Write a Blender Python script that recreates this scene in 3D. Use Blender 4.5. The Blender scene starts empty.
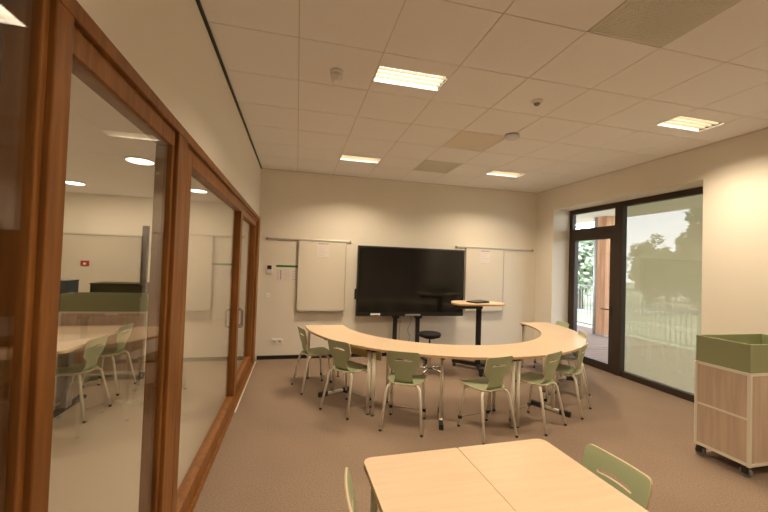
import bpy, bmesh, math, random
from mathutils import Vector, Matrix
random.seed(7)
C = bpy.context.scene.collection
PI = math.pi

# ------------------------------------------------------------------ materials
def new_mat(name):
    m = bpy.data.materials.new(name); m.use_nodes = True
    nt = m.node_tree
    return m, nt, nt.nodes['Principled BSDF'] if 'Principled BSDF' in nt.nodes else None

def plain(name, col, rough=0.5, metal=0.0, spec=0.5, noise=0.0, nscale=8.0, bump=0.0, bscale=60.0):
    m, nt, b = new_mat(name)
    b.inputs['Base Color'].default_value = (*col, 1)
    b.inputs['Roughness'].default_value = rough
    b.inputs['Metallic'].default_value = metal
    b.inputs['Specular IOR Level'].default_value = spec
    tc = nt.nodes.new('ShaderNodeTexCoord')
    if noise > 0:
        n = nt.nodes.new('ShaderNodeTexNoise'); n.inputs['Scale'].default_value = nscale
        n.inputs['Detail'].default_value = 4
        mx = nt.nodes.new('ShaderNodeMix'); mx.data_type = 'RGBA'
        mx.inputs['A'].default_value = (*[max(0, c*(1-noise)) for c in col], 1)
        mx.inputs['B'].default_value = (*[min(1, c*(1+noise)) for c in col], 1)
        nt.links.new(tc.outputs['Object'], n.inputs['Vector'])
        nt.links.new(n.outputs['Fac'], mx.inputs['Factor'])
        nt.links.new(mx.outputs['Result'], b.inputs['Base Color'])
    if bump > 0:
        n2 = nt.nodes.new('ShaderNodeTexNoise'); n2.inputs['Scale'].default_value = bscale
        bp = nt.nodes.new('ShaderNodeBump'); bp.inputs['Strength'].default_value = bump
        bp.inputs['Distance'].default_value = 0.01
        nt.links.new(tc.outputs['Object'], n2.inputs['Vector'])
        nt.links.new(n2.outputs['Fac'], bp.inputs['Height'])
        nt.links.new(bp.outputs['Normal'], b.inputs['Normal'])
    return m

def wood(name, dark, light, scale=(1, 12, 12), rough=0.4, spec=0.5, nscale=3.0):
    m, nt, b = new_mat(name)
    tc = nt.nodes.new('ShaderNodeTexCoord'); mp = nt.nodes.new('ShaderNodeMapping')
    mp.inputs['Scale'].default_value = scale
    n = nt.nodes.new('ShaderNodeTexNoise'); n.inputs['Scale'].default_value = nscale
    n.inputs['Detail'].default_value = 6; n.inputs['Distortion'].default_value = 0.6
    cr = nt.nodes.new('ShaderNodeValToRGB')
    cr.color_ramp.elements[0].position = 0.3; cr.color_ramp.elements[0].color = (*dark, 1)
    cr.color_ramp.elements[1].position = 0.7; cr.color_ramp.elements[1].color = (*light, 1)
    nt.links.new(tc.outputs['Object'], mp.inputs['Vector'])
    nt.links.new(mp.outputs['Vector'], n.inputs['Vector'])
    nt.links.new(n.outputs['Fac'], cr.inputs['Fac'])
    nt.links.new(cr.outputs['Color'], b.inputs['Base Color'])
    b.inputs['Roughness'].default_value = rough
    b.inputs['Specular IOR Level'].default_value = spec
    return m

def glass(name, tint=(1, 1, 1), f0=0.045):
    m, nt, b = new_mat(name); nt.nodes.remove(b)
    out = nt.nodes['Material Output']
    lw = nt.nodes.new('ShaderNodeLayerWeight'); lw.inputs['Blend'].default_value = 0.5
    pw = nt.nodes.new('ShaderNodeMath'); pw.operation = 'POWER'; pw.inputs[1].default_value = 5
    ma = nt.nodes.new('ShaderNodeMath'); ma.operation = 'MULTIPLY_ADD'
    ma.inputs[1].default_value = 1 - f0; ma.inputs[2].default_value = f0
    tr = nt.nodes.new('ShaderNodeBsdfTransparent'); tr.inputs['Color'].default_value = (*tint, 1)
    gl = nt.nodes.new('ShaderNodeBsdfGlossy'); gl.inputs['Roughness'].default_value = 0.0
    mx = nt.nodes.new('ShaderNodeMixShader')
    nt.links.new(lw.outputs['Facing'], pw.inputs[0]); nt.links.new(pw.outputs[0], ma.inputs[0])
    nt.links.new(ma.outputs[0], mx.inputs['Fac'])
    nt.links.new(tr.outputs[0], mx.inputs[1]); nt.links.new(gl.outputs[0], mx.inputs[2])
    nt.links.new(mx.outputs[0], out.inputs['Surface'])
    return m

def emit(name, col, strength):
    m, nt, b = new_mat(name); nt.nodes.remove(b)
    e = nt.nodes.new('ShaderNodeEmission'); e.inputs['Color'].default_value = (*col, 1)
    e.inputs['Strength'].default_value = strength
    nt.links.new(e.outputs[0], nt.nodes['Material Output'].inputs['Surface'])
    return m

def screen_mat(name, col, open_frac):
    m, nt, b = new_mat(name); nt.nodes.remove(b)
    out = nt.nodes['Material Output']
    d = nt.nodes.new('ShaderNodeBsdfDiffuse'); d.inputs['Color'].default_value = (*col, 1)
    t = nt.nodes.new('ShaderNodeBsdfTranslucent'); t.inputs['Color'].default_value = (*col, 1)
    tr = nt.nodes.new('ShaderNodeBsdfTransparent')
    m1 = nt.nodes.new('ShaderNodeMixShader'); m1.inputs['Fac'].default_value = 0.55
    m2 = nt.nodes.new('ShaderNodeMixShader'); m2.inputs['Fac'].default_value = open_frac
    nt.links.new(d.outputs[0], m1.inputs[1]); nt.links.new(t.outputs[0], m1.inputs[2])
    nt.links.new(m1.outputs[0], m2.inputs[1]); nt.links.new(tr.outputs[0], m2.inputs[2])
    nt.links.new(m2.outputs[0], out.inputs['Surface'])
    return m

def carpet_mat():
    m, nt, b = new_mat('carpet')
    tc = nt.nodes.new('ShaderNodeTexCoord')
    n = nt.nodes.new('ShaderNodeTexNoise'); n.inputs['Scale'].default_value = 90; n.inputs['Detail'].default_value = 3
    n2 = nt.nodes.new('ShaderNodeTexNoise'); n2.inputs['Scale'].default_value = 1.3
    cr = nt.nodes.new('ShaderNodeValToRGB')
    cr.color_ramp.elements[0].position = 0.25; cr.color_ramp.elements[0].color = (0.225, 0.162, 0.122, 1)
    cr.color_ramp.elements[1].position = 0.75; cr.color_ramp.elements[1].color = (0.36, 0.272, 0.210, 1)
    mx = nt.nodes.new('ShaderNodeMix'); mx.data_type = 'RGBA'; mx.blend_type = 'MULTIPLY'
    mx.inputs['Factor'].default_value = 0.25
    bp = nt.nodes.new('ShaderNodeBump'); bp.inputs['Strength'].default_value = 0.35; bp.inputs['Distance'].default_value = 0.006
    for k in (n, n2): nt.links.new(tc.outputs['Object'], k.inputs['Vector'])
    nt.links.new(n.outputs['Fac'], cr.inputs['Fac']); nt.links.new(cr.outputs['Color'], mx.inputs['A'])
    nt.links.new(n2.outputs['Fac'], mx.inputs['B']); nt.links.new(mx.outputs['Result'], b.inputs['Base Color'])
    nt.links.new(n.outputs['Fac'], bp.inputs['Height']); nt.links.new(bp.outputs['Normal'], b.inputs['Normal'])
    b.inputs['Roughness'].default_value = 0.95; b.inputs['Specular IOR Level'].default_value = 0.1
    return m

M = dict(
    wall=plain('wall_paint', (0.80, 0.765, 0.69), 0.8, spec=0.2, noise=0.015, nscale=3, bump=0.05, bscale=150),
    ceil=plain('ceiling_tile', (0.87, 0.87, 0.89), 0.9, spec=0.1, noise=0.02, nscale=40, bump=0.06, bscale=220),
    gap=plain('ceiling_grid', (0.66, 0.62, 0.58), 0.8),
    vent=plain('vent_mesh', (0.74, 0.73, 0.67), 0.7, noise=0.05, nscale=120),
    vent2=plain('vent_mesh_pale', (0.86, 0.82, 0.76), 0.8, noise=0.04, nscale=120),
    black=plain('black_plastic', (0.012, 0.012, 0.012), 0.35),
    vinyl=plain('black_vinyl', (0.010, 0.010, 0.010), 0.65, spec=0.3),
    blackmetal=plain('black_metal', (0.018, 0.017, 0.017), 0.4, spec=0.4),
    rubber=plain('rubber', (0.02, 0.02, 0.02), 0.7),
    screen=plain('display_glass', (0.006, 0.006, 0.006), 0.12, spec=0.5),
    carpet=carpet_mat(),
    timber=wood('varnished_hardwood', (0.150, 0.056, 0.012), (0.285, 0.115, 0.028), (9, 9, 0.7), 0.4, 0.25, 3.0),
    timberdark=wood('dark_hardwood', (0.05, 0.024, 0.010), (0.085, 0.040, 0.016), (9, 9, 0.7), 0.3, 0.5, 3.0),
    birch=wood('birch_top', (0.63, 0.485, 0.34), (0.685, 0.535, 0.38), (1.2, 14, 14), 0.38, 0.4, 2.5),
    birchedge=wood('birch_edge', (0.50, 0.33, 0.17), (0.58, 0.39, 0.21), (6, 6, 60), 0.5, 0.4, 2.5),
    plyedge=plain('ply_edge', (0.62, 0.52, 0.36), 0.5),
    panelwood=wood('oak_laminate', (0.49, 0.375, 0.29), (0.61, 0.485, 0.39), (10, 10, 0.6), 0.5, 0.3, 2.5),
    yellow=plain('yellow_laminate', (0.52, 0.43, 0.17), 0.5),
    green=plain('sage_green_laminate', (0.385, 0.445, 0.28), 0.42, spec=0.45, noise=0.03, nscale=5),
    greenbox=plain('sage_green_metal', (0.29, 0.315, 0.18), 0.5, spec=0.3),
    cream=plain('cream_enamel', (0.74, 0.71, 0.62), 0.4, spec=0.4),
    white=plain('white_plastic', (0.86, 0.85, 0.84), 0.45),
    whiteboard=plain('whiteboard_enamel', (0.74, 0.70, 0.62), 0.3, spec=0.4),
    paper=plain('paper', (0.80, 0.75, 0.74), 0.8, spec=0.1),
    papergrey=plain('print_grey', (0.42, 0.38, 0.40), 0.8, spec=0.1),
    papergreen=plain('print_green', (0.04, 0.20, 0.045), 0.7, spec=0.1),
    alu=plain('aluminium', (0.50, 0.47, 0.43), 0.4, metal=0.6),
    chrome=plain('chrome', (0.65, 0.65, 0.65), 0.2, metal=1.0),
    greywheel=plain('grey_wheel', (0.17, 0.17, 0.19), 0.5),
    grey=plain('grey_metal', (0.30, 0.30, 0.30), 0.5, metal=0.3),
    bronze=plain('brown_aluminium', (0.040, 0.026, 0.017), 0.45, spec=0.4),
    lino=plain('pale_linoleum', (0.60, 0.53, 0.42), 0.35, spec=0.4, noise=0.03, nscale=2),
    blue=plain('slate_blue_laminate', (0.075, 0.095, 0.115), 0.5),
    olive=plain('dark_olive_felt', (0.075, 0.07, 0.03), 0.9),
    redmat=plain('red_sign', (0.42, 0.05, 0.03), 0.5),
    postwood=wood('douglas_post', (0.34, 0.16, 0.085), (0.56, 0.32, 0.19), (7, 7, 0.6), 0.7, 0.2, 2.5),
    deckwood=wood('deck_boards', (0.19, 0.13, 0.105), (0.27, 0.19, 0.16), (0.6, 9, 9), 0.8, 0.2, 3.0),
    railmetal=plain('galvanised_rail', (0.22, 0.24, 0.23), 0.5, metal=0.3),
    pipe=plain('zinc_downpipe', (0.42, 0.45, 0.46), 0.5, metal=0.3),
    soffit=plain('soffit_board', (0.55, 0.50, 0.43), 0.8),
    lawn=plain('lawn', (0.36, 0.37, 0.24), 0.95, spec=0.05, noise=0.25, nscale=0.8),
    path=plain('gravel_path', (0.55, 0.52, 0.46), 0.95, spec=0.05, noise=0.1, nscale=6),
    bark=plain('bark', (0.10, 0.075, 0.05), 0.9),
    leaf=plain('leaf_mid', (0.16, 0.20, 0.10), 0.7, spec=0.15, noise=0.5, nscale=1.1),
    leafpale=plain('leaf_pale', (0.40, 0.47, 0.33), 0.7, spec=0.15, noise=0.25, nscale=1.2),
    leafdark=plain('leaf_dark', (0.085, 0.125, 0.06), 0.75, spec=0.1, noise=0.5, nscale=1.3),
    louvre=plain('louvre_satin', (0.27, 0.215, 0.14), 0.4, spec=0.5),
    housing=plain('fixture_white', (0.7, 0.68, 0.64), 0.5),
    glass=glass('clear_glass'),
    fabric=screen_mat('sunscreen_fabric', (0.33, 0.29, 0.175), 0.105),
    lamp=emit('lamp_diffuser', (1.0, 0.91, 0.73), 14.0),
    disc=emit('disc_light', (1.0, 0.86, 0.66), 5.0),
)

# ------------------------------------------------------------------ mesh helpers
class MB:
    def __init__(self): self.bm = bmesh.new()
    def box(self, x0, x1, y0, y1, z0, z1, bev=0.0, seg=2, mat=None):
        r = bmesh.ops.create_cube(self.bm, size=1)
        vs = r['verts']
        for v in vs:
            v.co = Vector((x0+(v.co.x+.5)*(x1-x0), y0+(v.co.y+.5)*(y1-y0), z0+(v.co.z+.5)*(z1-z0)))
        if mat is not None:
            for v in vs: v.co = mat @ v.co
        if bev > 0:
            es = list({e for v in vs for e in v.link_edges})
            bmesh.ops.bevel(self.bm, geom=es, offset=bev, segments=seg, affect='EDGES', profile=0.5)
        return self
    def tube(self, pts, r, n=10, caps=True, r2=None):
        pts = [Vector(p) for p in pts]
        T = []
        for i in range(len(pts)):
            a = pts[max(0, i-1)]; b = pts[min(len(pts)-1, i+1)]
            T.append((b-a).normalized())
        up = Vector((0, 0, 1)) if abs(T[0].z) < 0.9 else Vector((1, 0, 0))
        nrm = T[0].cross(up).normalized()
        rings = []
        for i, p in enumerate(pts):
            nrm = (nrm - T[i]*nrm.dot(T[i])).normalized()
            bn = T[i].cross(nrm)
            rr = r if r2 is None else r + (r2-r)*i/(len(pts)-1)
            rings.append([self.bm.verts.new(p + nrm*math.cos(2*PI*k/n)*rr + bn*math.sin(2*PI*k/n)*rr) for k in range(n)])
        for a, b in zip(rings, rings[1:]):
            for k in range(n):
                f = self.bm.faces.new((a[k], a[(k+1) % n], b[(k+1) % n], b[k])); f.smooth = True
        if caps:
            self.bm.faces.new(rings[0][::-1]); self.bm.faces.new(rings[-1])
        return self
    def lathe(self, prof, c=(0, 0, 0), n=32, axis='z'):
        c = Vector(c); rings = []
        for (r, h) in prof:
            ring = []
            for k in range(n):
                a = 2*PI*k/n
                p = Vector((r*math.cos(a), r*math.sin(a), h))
                if axis == 'x': p = Vector((p.z, p.x, p.y))
                if axis == 'y': p = Vector((p.y, p.z, p.x))
                ring.append(self.bm.verts.new(c+p))
            rings.append(ring)
        for a, b in zip(rings, rings[1:]):
            for k in range(n):
                f = self.bm.faces.new((a[k], a[(k+1) % n], b[(k+1) % n], b[k])); f.smooth = True
        self.bm.faces.new(rings[0][::-1]); self.bm.faces.new(rings[-1])
        return self
    def prism(self, poly, z0, z1):
        a = [self.bm.verts.new((x, y, z0)) for x, y in poly]
        b = [self.bm.verts.new((x, y, z1)) for x, y in poly]
        n = len(poly)
        self.bm.faces.new(a[::-1]); self.bm.faces.new(b)
        for k in range(n): self.bm.faces.new((a[k], a[(k+1) % n], b[(k+1) % n], b[k]))
        return self
    def mesh(self, name):
        bmesh.ops.recalc_face_normals(self.bm, faces=self.bm.faces)
        me = bpy.data.meshes.new(name); self.bm.to_mesh(me); self.bm.free()
        return me
    def build(self, name, mat, parent=None, kind=None, smooth=False):
        me = self.mesh(name)
        for mm in (mat if isinstance(mat, (list, tuple)) else [mat]): me.materials.append(mm)
        o = bpy.data.objects.new(name, me); C.objects.link(o)
        if parent: o.parent = parent
        if kind: o['kind'] = kind
        if smooth:
            for p in me.polygons: p.use_smooth = True
        return o

def fillet(pts, r, n=5):
    pts = [Vector(p) for p in pts]; out = [pts[0]]
    for a, b, c in zip(pts, pts[1:], pts[2:]):
        d1 = (a-b); d2 = (c-b); rr = min(r, d1.length*.49, d2.length*.49)
        p = b + d1.normalized()*rr; q = b + d2.normalized()*rr
        for k in range(n+1):
            t = k/n; out.append((1-t)**2*p + 2*t*(1-t)*b + t*t*q)
    out.append(pts[-1]); return out

def round_poly(pts, r, n=6):
    P = [Vector((x, y, 0)) for x, y in pts]; out = []
    m = len(P)
    for i in range(m):
        a, b, c = P[i-1], P[i], P[(i+1) % m]
        rr = r[i] if isinstance(r, (list, tuple)) else r
        d1 = a-b; d2 = c-b; rr = min(rr, d1.length*.49, d2.length*.49)
        p = b+d1.normalized()*rr; q = b+d2.normalized()*rr
        for k in range(n+1):
            t = k/n; v = (1-t)**2*p + 2*t*(1-t)*b + t*t*q
            out.append((v.x, v.y))
    return out

def plate(outlines, thick, cuts_u=(), cuts_v=()):
    """flat plate from a list of 2D closed outlines (holes even-odd), cut into strips, as a bmesh in the xy plane"""
    cu = bpy.data.curves.new('tmp', 'CURVE'); cu.dimensions = '2D'; cu.fill_mode = 'BOTH'; cu.extrude = thick/2
    for ol in outlines:
        s = cu.splines.new('POLY'); s.points.add(len(ol)-1); s.use_cyclic_u = True
        for p, (x, y) in zip(s.points, ol): p.co = (x, y, 0, 1)
    o = bpy.data.objects.new('tmp', cu); C.objects.link(o)
    dg = bpy.context.evaluated_depsgraph_get()
    me = bpy.data.meshes.new_from_object(o.evaluated_get(dg))
    bm = bmesh.new(); bm.from_mesh(me)
    bpy.data.objects.remove(o); bpy.data.curves.remove(cu); bpy.data.meshes.remove(me)
    bmesh.ops.remove_doubles(bm, verts=bm.verts, dist=1e-5)
    for u in cuts_u:
        bmesh.ops.bisect_plane(bm, geom=bm.verts[:]+bm.edges[:]+bm.faces[:], plane_co=(u, 0, 0), plane_no=(1, 0, 0))
    for v in cuts_v:
        bmesh.ops.bisect_plane(bm, geom=bm.verts[:]+bm.edges[:]+bm.faces[:], plane_co=(0, v, 0), plane_no=(0, 1, 0))
    return bm

def thing(name, label, cat, loc=(0, 0, 0), rz=0.0, group=None):
    o = bpy.data.objects.new(name, None); C.objects.link(o); o.empty_display_size = 0.1
    o.location = loc; o.rotation_euler = (0, 0, rz)
    o['label'] = label; o['category'] = cat
    if group: o['group'] = group
    return o
def tag(o, label, cat, group=None, kind=None):
    o['label'] = label; o['category'] = cat
    if group: o['group'] = group
    if kind: o['kind'] = kind
    return o
def dup(root, loc, rz, label):
    r = root.copy(); C.objects.link(r); r.location = loc; r.rotation_euler = (0, 0, rz); r['label'] = label
    for ch in list(root.children):
        c = ch.copy(); C.objects.link(c); c.parent = r
        for g in ch.children:
            d = g.copy(); C.objects.link(d); d.parent = c
    return r
def struct(mb, name, mat, parent=None):
    return mb.build(name, mat, parent, kind=None if parent else 'structure')
def struct_root(name):
    o = bpy.data.objects.new(name, None); C.objects.link(o); o['kind'] = 'structure'; return o

# ------------------------------------------------------------------ room numbers (metres)
XL, W, YB, H = 0.093, 5.407, 6.153, 3.188
YF = -2.6                        # wall behind the photographer
PX = 0.13                        # front face of the timber partition
D = 0.39                         # depth of the window reveal
XW = W + D                       # plane of the outside window
RY0, RY1, RZ = 3.10, 5.67, 2.785 # reveal opening
GX, GY, T = 0.693, 2.362, 0.600  # ceiling grid origin and tile

# ------------------------------------------------------------------ shell
struct(MB().box(XL-0.1, W, YF, YB, -0.1, 0.0).box(W-0.001, XW+0.12, RY0, RY1, -0.1, 0.0), 'floor', M['carpet'])
struct(MB().box(-7, W+0.6, YB, YB+0.15, 0, H+0.1).box(0,0.001,YB,YB+.001,0,.001) if False else MB().box(-0.05, W+0.55, YB, YB+0.15, 0, H+0.1), 'wall_back', M['wall'])
struct(MB().box(W, W+0.45, YF, RY0, 0, H+0.1).box(W, W+0.45, RY1, YB, 0, H+0.1).box(W, W+0.45, RY0, RY1, RZ, H+0.1), 'wall_right', M['wall'])
struct(MB().box(-0.05, XL, YF, YB, 2.33, H+0.1).box(-0.05, XL, YF, -0.15, 0, 2.33).box(-0.05, XL, 6.06, YB, 0, 2.33), 'wall_left', M['wall'])
struct(MB().box(-0.05, W+0.5, YF-0.15, YF, 0, H+0.1), 'wall_front', M['wall'])

# suspended ceiling: one mesh of tiles on a grid, with the cells of lights and grilles left open
holes = {}
lights = {(2, 0): 'a', (2, 4): 'b', (6, 4): 'c', (7, 0): 'd', (2, -4): 'e', (7, -4): 'f'}
vents = {(4, -2): 'vent', (4, 4): 'vent', (4, 2): 'vent2'}
g = 0.004
c = MB()
for i in range(0, 9):
    for j in range(-9, 8):
        x0, x1 = GX+(i-1)*T, GX+i*T
        y0, y1 = GY+j*T, GY+(j+1)*T
        x0, x1 = max(x0, XL), min(x1, W); y0, y1 = max(y0, YF), min(y1, YB)
        if x1-x0 < 0.03 or y1-y0 < 0.03: continue
        x0 += g; x1 -= g; y0 += g; y1 -= g
        if (i, j) in vents: continue
        if (i, j) in lights:
            yc = GY+j*T+0.30
            c.box(x0, x1, y0, yc-0.125, H, H+0.018); c.box(x0, x1, yc+0.125, y1, H, H+0.018)
            continue
        c.box(x0, x1, y0, y1, H, H+0.018)
ceil = c.build('ceiling', M['ceil']); ceil['kind'] = 'structure'
# grid behind the tiles
c = MB()
for i in range(0, 9):
    x = GX+(i-1)*T
    if XL < x < W: c.box(x-0.012, x+0.012, YF, YB, H+0.004, H+0.03)
for j in range(-9, 8):
    y = GY+j*T
    if YF < y < YB: c.box(XL, W, y-0.012, y+0.012, H+0.004, H+0.03)
c.build('ceiling_grid', M['gap'], ceil)
struct(MB().box(-0.05, W+0.5, YF, YB, H+0.11, H+0.2), 'ceiling_slab', M['wall'])
# shadow gap trims round the ceiling
struct(MB().box(XL, XL+0.022, YF, YB-0.02, H-0.012, H+0.004), 'trim_1', M['black'])
struct(MB().box(XL, W, YB-0.022, YB, H-0.010, H+0.003), 'trim_2', M['gap'])
struct(MB().box(W-0.022, W, YF, YB-0.022, H-0.010, H+0.003), 'trim_3', M['gap'])
struct(MB().box(PX+0.02, W, YB-0.012, YB, 0, 0.062), 'baseboard_back', M['black'])
struct(MB().box(W-0.012, W, RY1, YB-0.012, 0, 0.062), 'baseboard_right', M['black'])

# ------------------------------------------------------------------ timber and glass partition on the left
T_ = M['timber']
fr = struct_root('trim_4')
# head, posts, end jamb and sill of the timber frame
MB().box(0.0, PX, -0.15, 6.06, 2.286, 2.338, 0.004).box(0.04, PX-0.018, 0.97, 1.86, 2.205, 2.287, 0.003).box(0.0, PX-0.02, 2.02, 5.82, 2.252, 2.287, 0.003).build('head_rail', T_, fr)
MB().box(0.035, PX, 0.90, 0.972, 0, 2.286, 0.004).box(0.035, PX-0.015, 0.875, 0.901, 0, 2.286, 0.004).box(0.035, PX-0.018, 0.97, 0.98, 0, 2.206, 0.003).build('post', T_, fr)
MB().box(0.035, PX, 1.86, 2.02, 0, 2.286, 0.005).box(0.035, PX-0.018, 1.83, 1.861, 0, 2.206, 0.004).build('post', T_, fr)
MB().box(0.0, PX, 5.82, 6.06, 0, 2.286, 0.005).build('jamb', T_, fr)
MB().box(0.035, PX, 0.97, 1.86, 0, 0.05, 0.004).box(0.0, PX+0.012, 2.02, 5.82, 0, 0.045, 0.004).build('sill', T_, fr)
MB().box(PX+0.0125, PX+0.026, 4.0, 6.05, 0, 0.008).build('threshold_strip', M['cream'], fr)
# fixed panes
w1 = struct_root('window_1')
MB().box(0.097, 0.103, 0.975, 1.84, 0.05, 2.21).build('pane', M['glass'], w1)
w2 = struct_root('window_2')
MB().box(0.097, 0.103, -0.15, 0.88, 0.0, 2.286).build('pane', M['glass'], w2)
MB().box(0.0, 0.04, -0.15, 0.875, 0.0, 2.286).build('panel', M['timberdark'], w2)
# two sliding leaves
def leaf(name, y0, y1, xf, xg, sl, sr, hy):
    r = struct_root(name)
    zt, zb = 2.252, 0.046
    MB().box(xg-0.035, xf, y0, y0+sl, zb, zt, 0.004).build('stile', T_, r)
    MB().box(xg-0.035, xf, y1-sr, y1, zb, zt, 0.004).build('stile', T_, r)
    MB().box(xg-0.035, xf, y0+sl, y1-sr, zt-0.075, zt, 0.004).build('top_rail', T_, r)
    MB().box(xg-0.035, xf, y0+sl, y1-sr, zb, zb+0.12, 0.004).build('bottom_rail', T_, r)
    MB().box(xg-0.003, xg+0.003, y0+sl-0.01, y1-sr+0.01, zb+0.11, zt-0.065).build('pane', M['glass'], r)
    z0, z1 = 0.90, 1.09
    p = fillet([(xf, hy, z0), (xf+0.05, hy, z0), (xf+0.05, hy, z1), (xf, hy, z1)], 0.03)
    MB().tube(p, 0.009).build('pull_handle', M['grey'], r)
    return r
leaf('door_1', 2.035, 4.17, PX-0.005, 0.085, 0.09, 0.13, 4.11)
leaf('door_2', 4.18, 5.815, PX-0.035, 0.052, 0.10, 0.10, 4.24)

# ------------------------------------------------------------------ outside window and door on the right
B = M['bronze']
f0, f1 = XW-0.03, XW+0.05
wf = struct_root('window_3')
MB().box(f0, f1, RY0, RY1, RZ-0.085, RZ, 0.004).box(f0, f1, RY1-0.075, RY1, 0, RZ-0.085, 0.004).box(f0, f1, RY0, RY0+0.085, 0, RZ-0.085, 0.004)\
    .box(f0-0.015, f1, 4.51, 4.65, 0, RZ-0.085, 0.004).box(f0, f1, 4.65, RY1-0.075, 2.28, 2.415, 0.004)\
    .box(f0, f1, RY0+0.085, 4.50, 0, 0.09, 0.004).box(f0, f1, 4.655, RY1-0.085, 0, 0.03, 0.003).build('frame', B, wf)
MB().box(XW+0.005, XW+0.011, RY0+0.08, 4.505, 0.085, RZ-0.08).build('pane', M['glass'], wf)
MB().box(XW+0.005, XW+0.011, 4.65, RY1-0.08, 2.405, RZ-0.08).build('pane', M['glass'], wf)
dr = struct_root('door_3')
y0, y1 = 4.652, RY1-0.078
MB().box(f0-0.012, f1-0.01, y0, y0+0.085, 0.032, 2.278, 0.004).box(f0-0.012, f1-0.01, y1-0.085, y1, 0.032, 2.278, 0.004)\
    .box(f0-0.012, f1-0.01, y0+0.085, y1-0.085, 2.20, 2.278, 0.003).box(f0-0.012, f1-0.01, y0+0.085, y1-0.085, 0.032, 0.135, 0.003).build('leaf_frame', B, dr)
MB().box(XW+0.005, XW+0.011, y0+0.08, y1-0.08, 0.13, 2.21).build('pane', M['glass'], dr)
MB().box(f0-0.02, f0-0.012, y0+0.03, y0+0.065, 0.93, 1.09, 0.002).tube(fillet([(f0-0.01, y0+0.048, 1.03), (f0-0.065, y0+0.048, 1.03), (f0-0.065, y0+0.19, 1.03)], 0.02), 0.010).build('lever_handle', M['blackmetal'], dr)
# sunscreen fabric let down outside the large pane
ss = thing('sunscreen', 'beige see-through sunscreen let down outside the tall wide window pane', 'blind', (XW+0.075, (RY0+4.5)/2, 0))
yh = (4.5-RY0)/2+0.075
fb = MB()
fb.bm.faces.new([fb.bm.verts.new(q) for q in ((0, -yh, 0.05), (0, yh, 0.05), (0, yh, RZ+0.03), (0, -yh, RZ+0.03))])
fb.build('fabric', M['fabric'], ss)
MB().box(-0.012, 0.012, -yh, yh, 0.035, 0.07, 0.003).build('bottom_bar', B, ss)
MB().box(-0.012, 0.10, -yh, yh, RZ+0.02, RZ+0.12, 0.005).build('cassette', B, ss)

# ------------------------------------------------------------------ ceiling fixtures
def light_fixture(i, j, label, power):
    xc, yc = GX+(i-0.5)*T, GY+j*T+0.30
    t = thing('ceiling_light', label, 'light', (xc, yc, H), 0, 'recessed louvre ceiling lights')
    hw, hd = 0.288, 0.120
    hb = MB()
    hb.box(-hw-0.006, -hw, -hd, hd, -0.002, 0.085).box(hw, hw+0.006, -hd, hd, -0.002, 0.085)
    hb.box(-hw-0.006, hw+0.006, -hd-0.006, -hd, -0.002, 0.085).box(-hw-0.006, hw+0.006, hd, hd+0.006, -0.002, 0.085)
    hb.box(-hw-0.006, hw+0.006, -hd-0.006, hd+0.006, 0.085, 0.09)
    hb.build('housing', M['housing'], t)
    lv = MB()
    for k in (-1, 0, 1):
        lv.box(-hw, hw, k*0.06-0.003, k*0.06+0.003, 0.002, 0.030)
    for k in range(-9, 10):
        lv.box(k*0.029-0.0008, k*0.029+0.0008, -hd, hd, 0.016, 0.026)
    lv.build('louvre', M['louvre'], t)
    MB().box(-hw, hw, -hd, hd, 0.060, 0.064).build('diffuser', M['lamp'], t)
    ld = bpy.data.lights.new('lamp', 'AREA'); ld.shape = 'RECTANGLE'; ld.size = 0.55; ld.size_y = 0.22
    ld.energy = power; ld.color = (1.0, 0.785, 0.53); ld.spread = math.radians(134)
    lo = bpy.data.objects.new('lamp', ld); C.objects.link(lo); lo.parent = t; lo.location = (0, 0, -0.004)
    return t
LP = 27
light_fixture(2, 0, 'large bright white ceiling light nearest the camera, upper middle of the photo', LP)
light_fixture(2, 4, 'ceiling light near the back wall, left of the dark grille', LP)
light_fixture(6, 4, 'small-looking amber ceiling light near the back wall, right of the dark grille', LP)
light_fixture(7, 0, 'amber ceiling light close to the right wall, above the tall window', LP)
light_fixture(2, -4, 'ceiling light behind the camera, by the timber partition', LP)
light_fixture(7, -4, 'ceiling light behind the camera, by the right wall', LP)

def vent(i, j, mat, label):
    x0, y0 = GX+(i-1)*T, GY+j*T
    t = thing('ceiling_vent', label, 'vent', (x0+T/2, y0+T/2, H), 0, 'square ceiling grilles')
    h = T/2-0.008
    MB().box(-h, h, -h, h, 0.006, 0.012).build('backing', mat, t)
    f = MB()
    f.box(-h, h, -h, -h+0.012, -0.001, 0.012).box(-h, h, h-0.012, h, -0.001, 0.012)
    f.box(-h, -h+0.012, -h, h, -0.001, 0.012).box(h-0.012, h, -h, h, -0.001, 0.012)
    f.build('frame', mat, t)
    s = MB()
    n = 26
    for k in range(1, n):
        x = -h+2*h*k/n; s.box(x-0.005, x+0.005, -h, h, 0.0, 0.006)
    for k in range(1, n):
        y = -h+2*h*k/n; s.box(-h, h, y-0.003, y+0.003, 0.001, 0.0065)
    s.build('grille', mat, t)
vent(4, -2, M['vent'], 'large perforated grey grille in the ceiling at the top right, nearest the camera')
vent(4, 4, M['vent'], 'dark grey ceiling grille next to the back wall')
vent(4, 2, M['vent2'], 'faint beige ceiling grille, between dark grille and round white dome')

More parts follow.
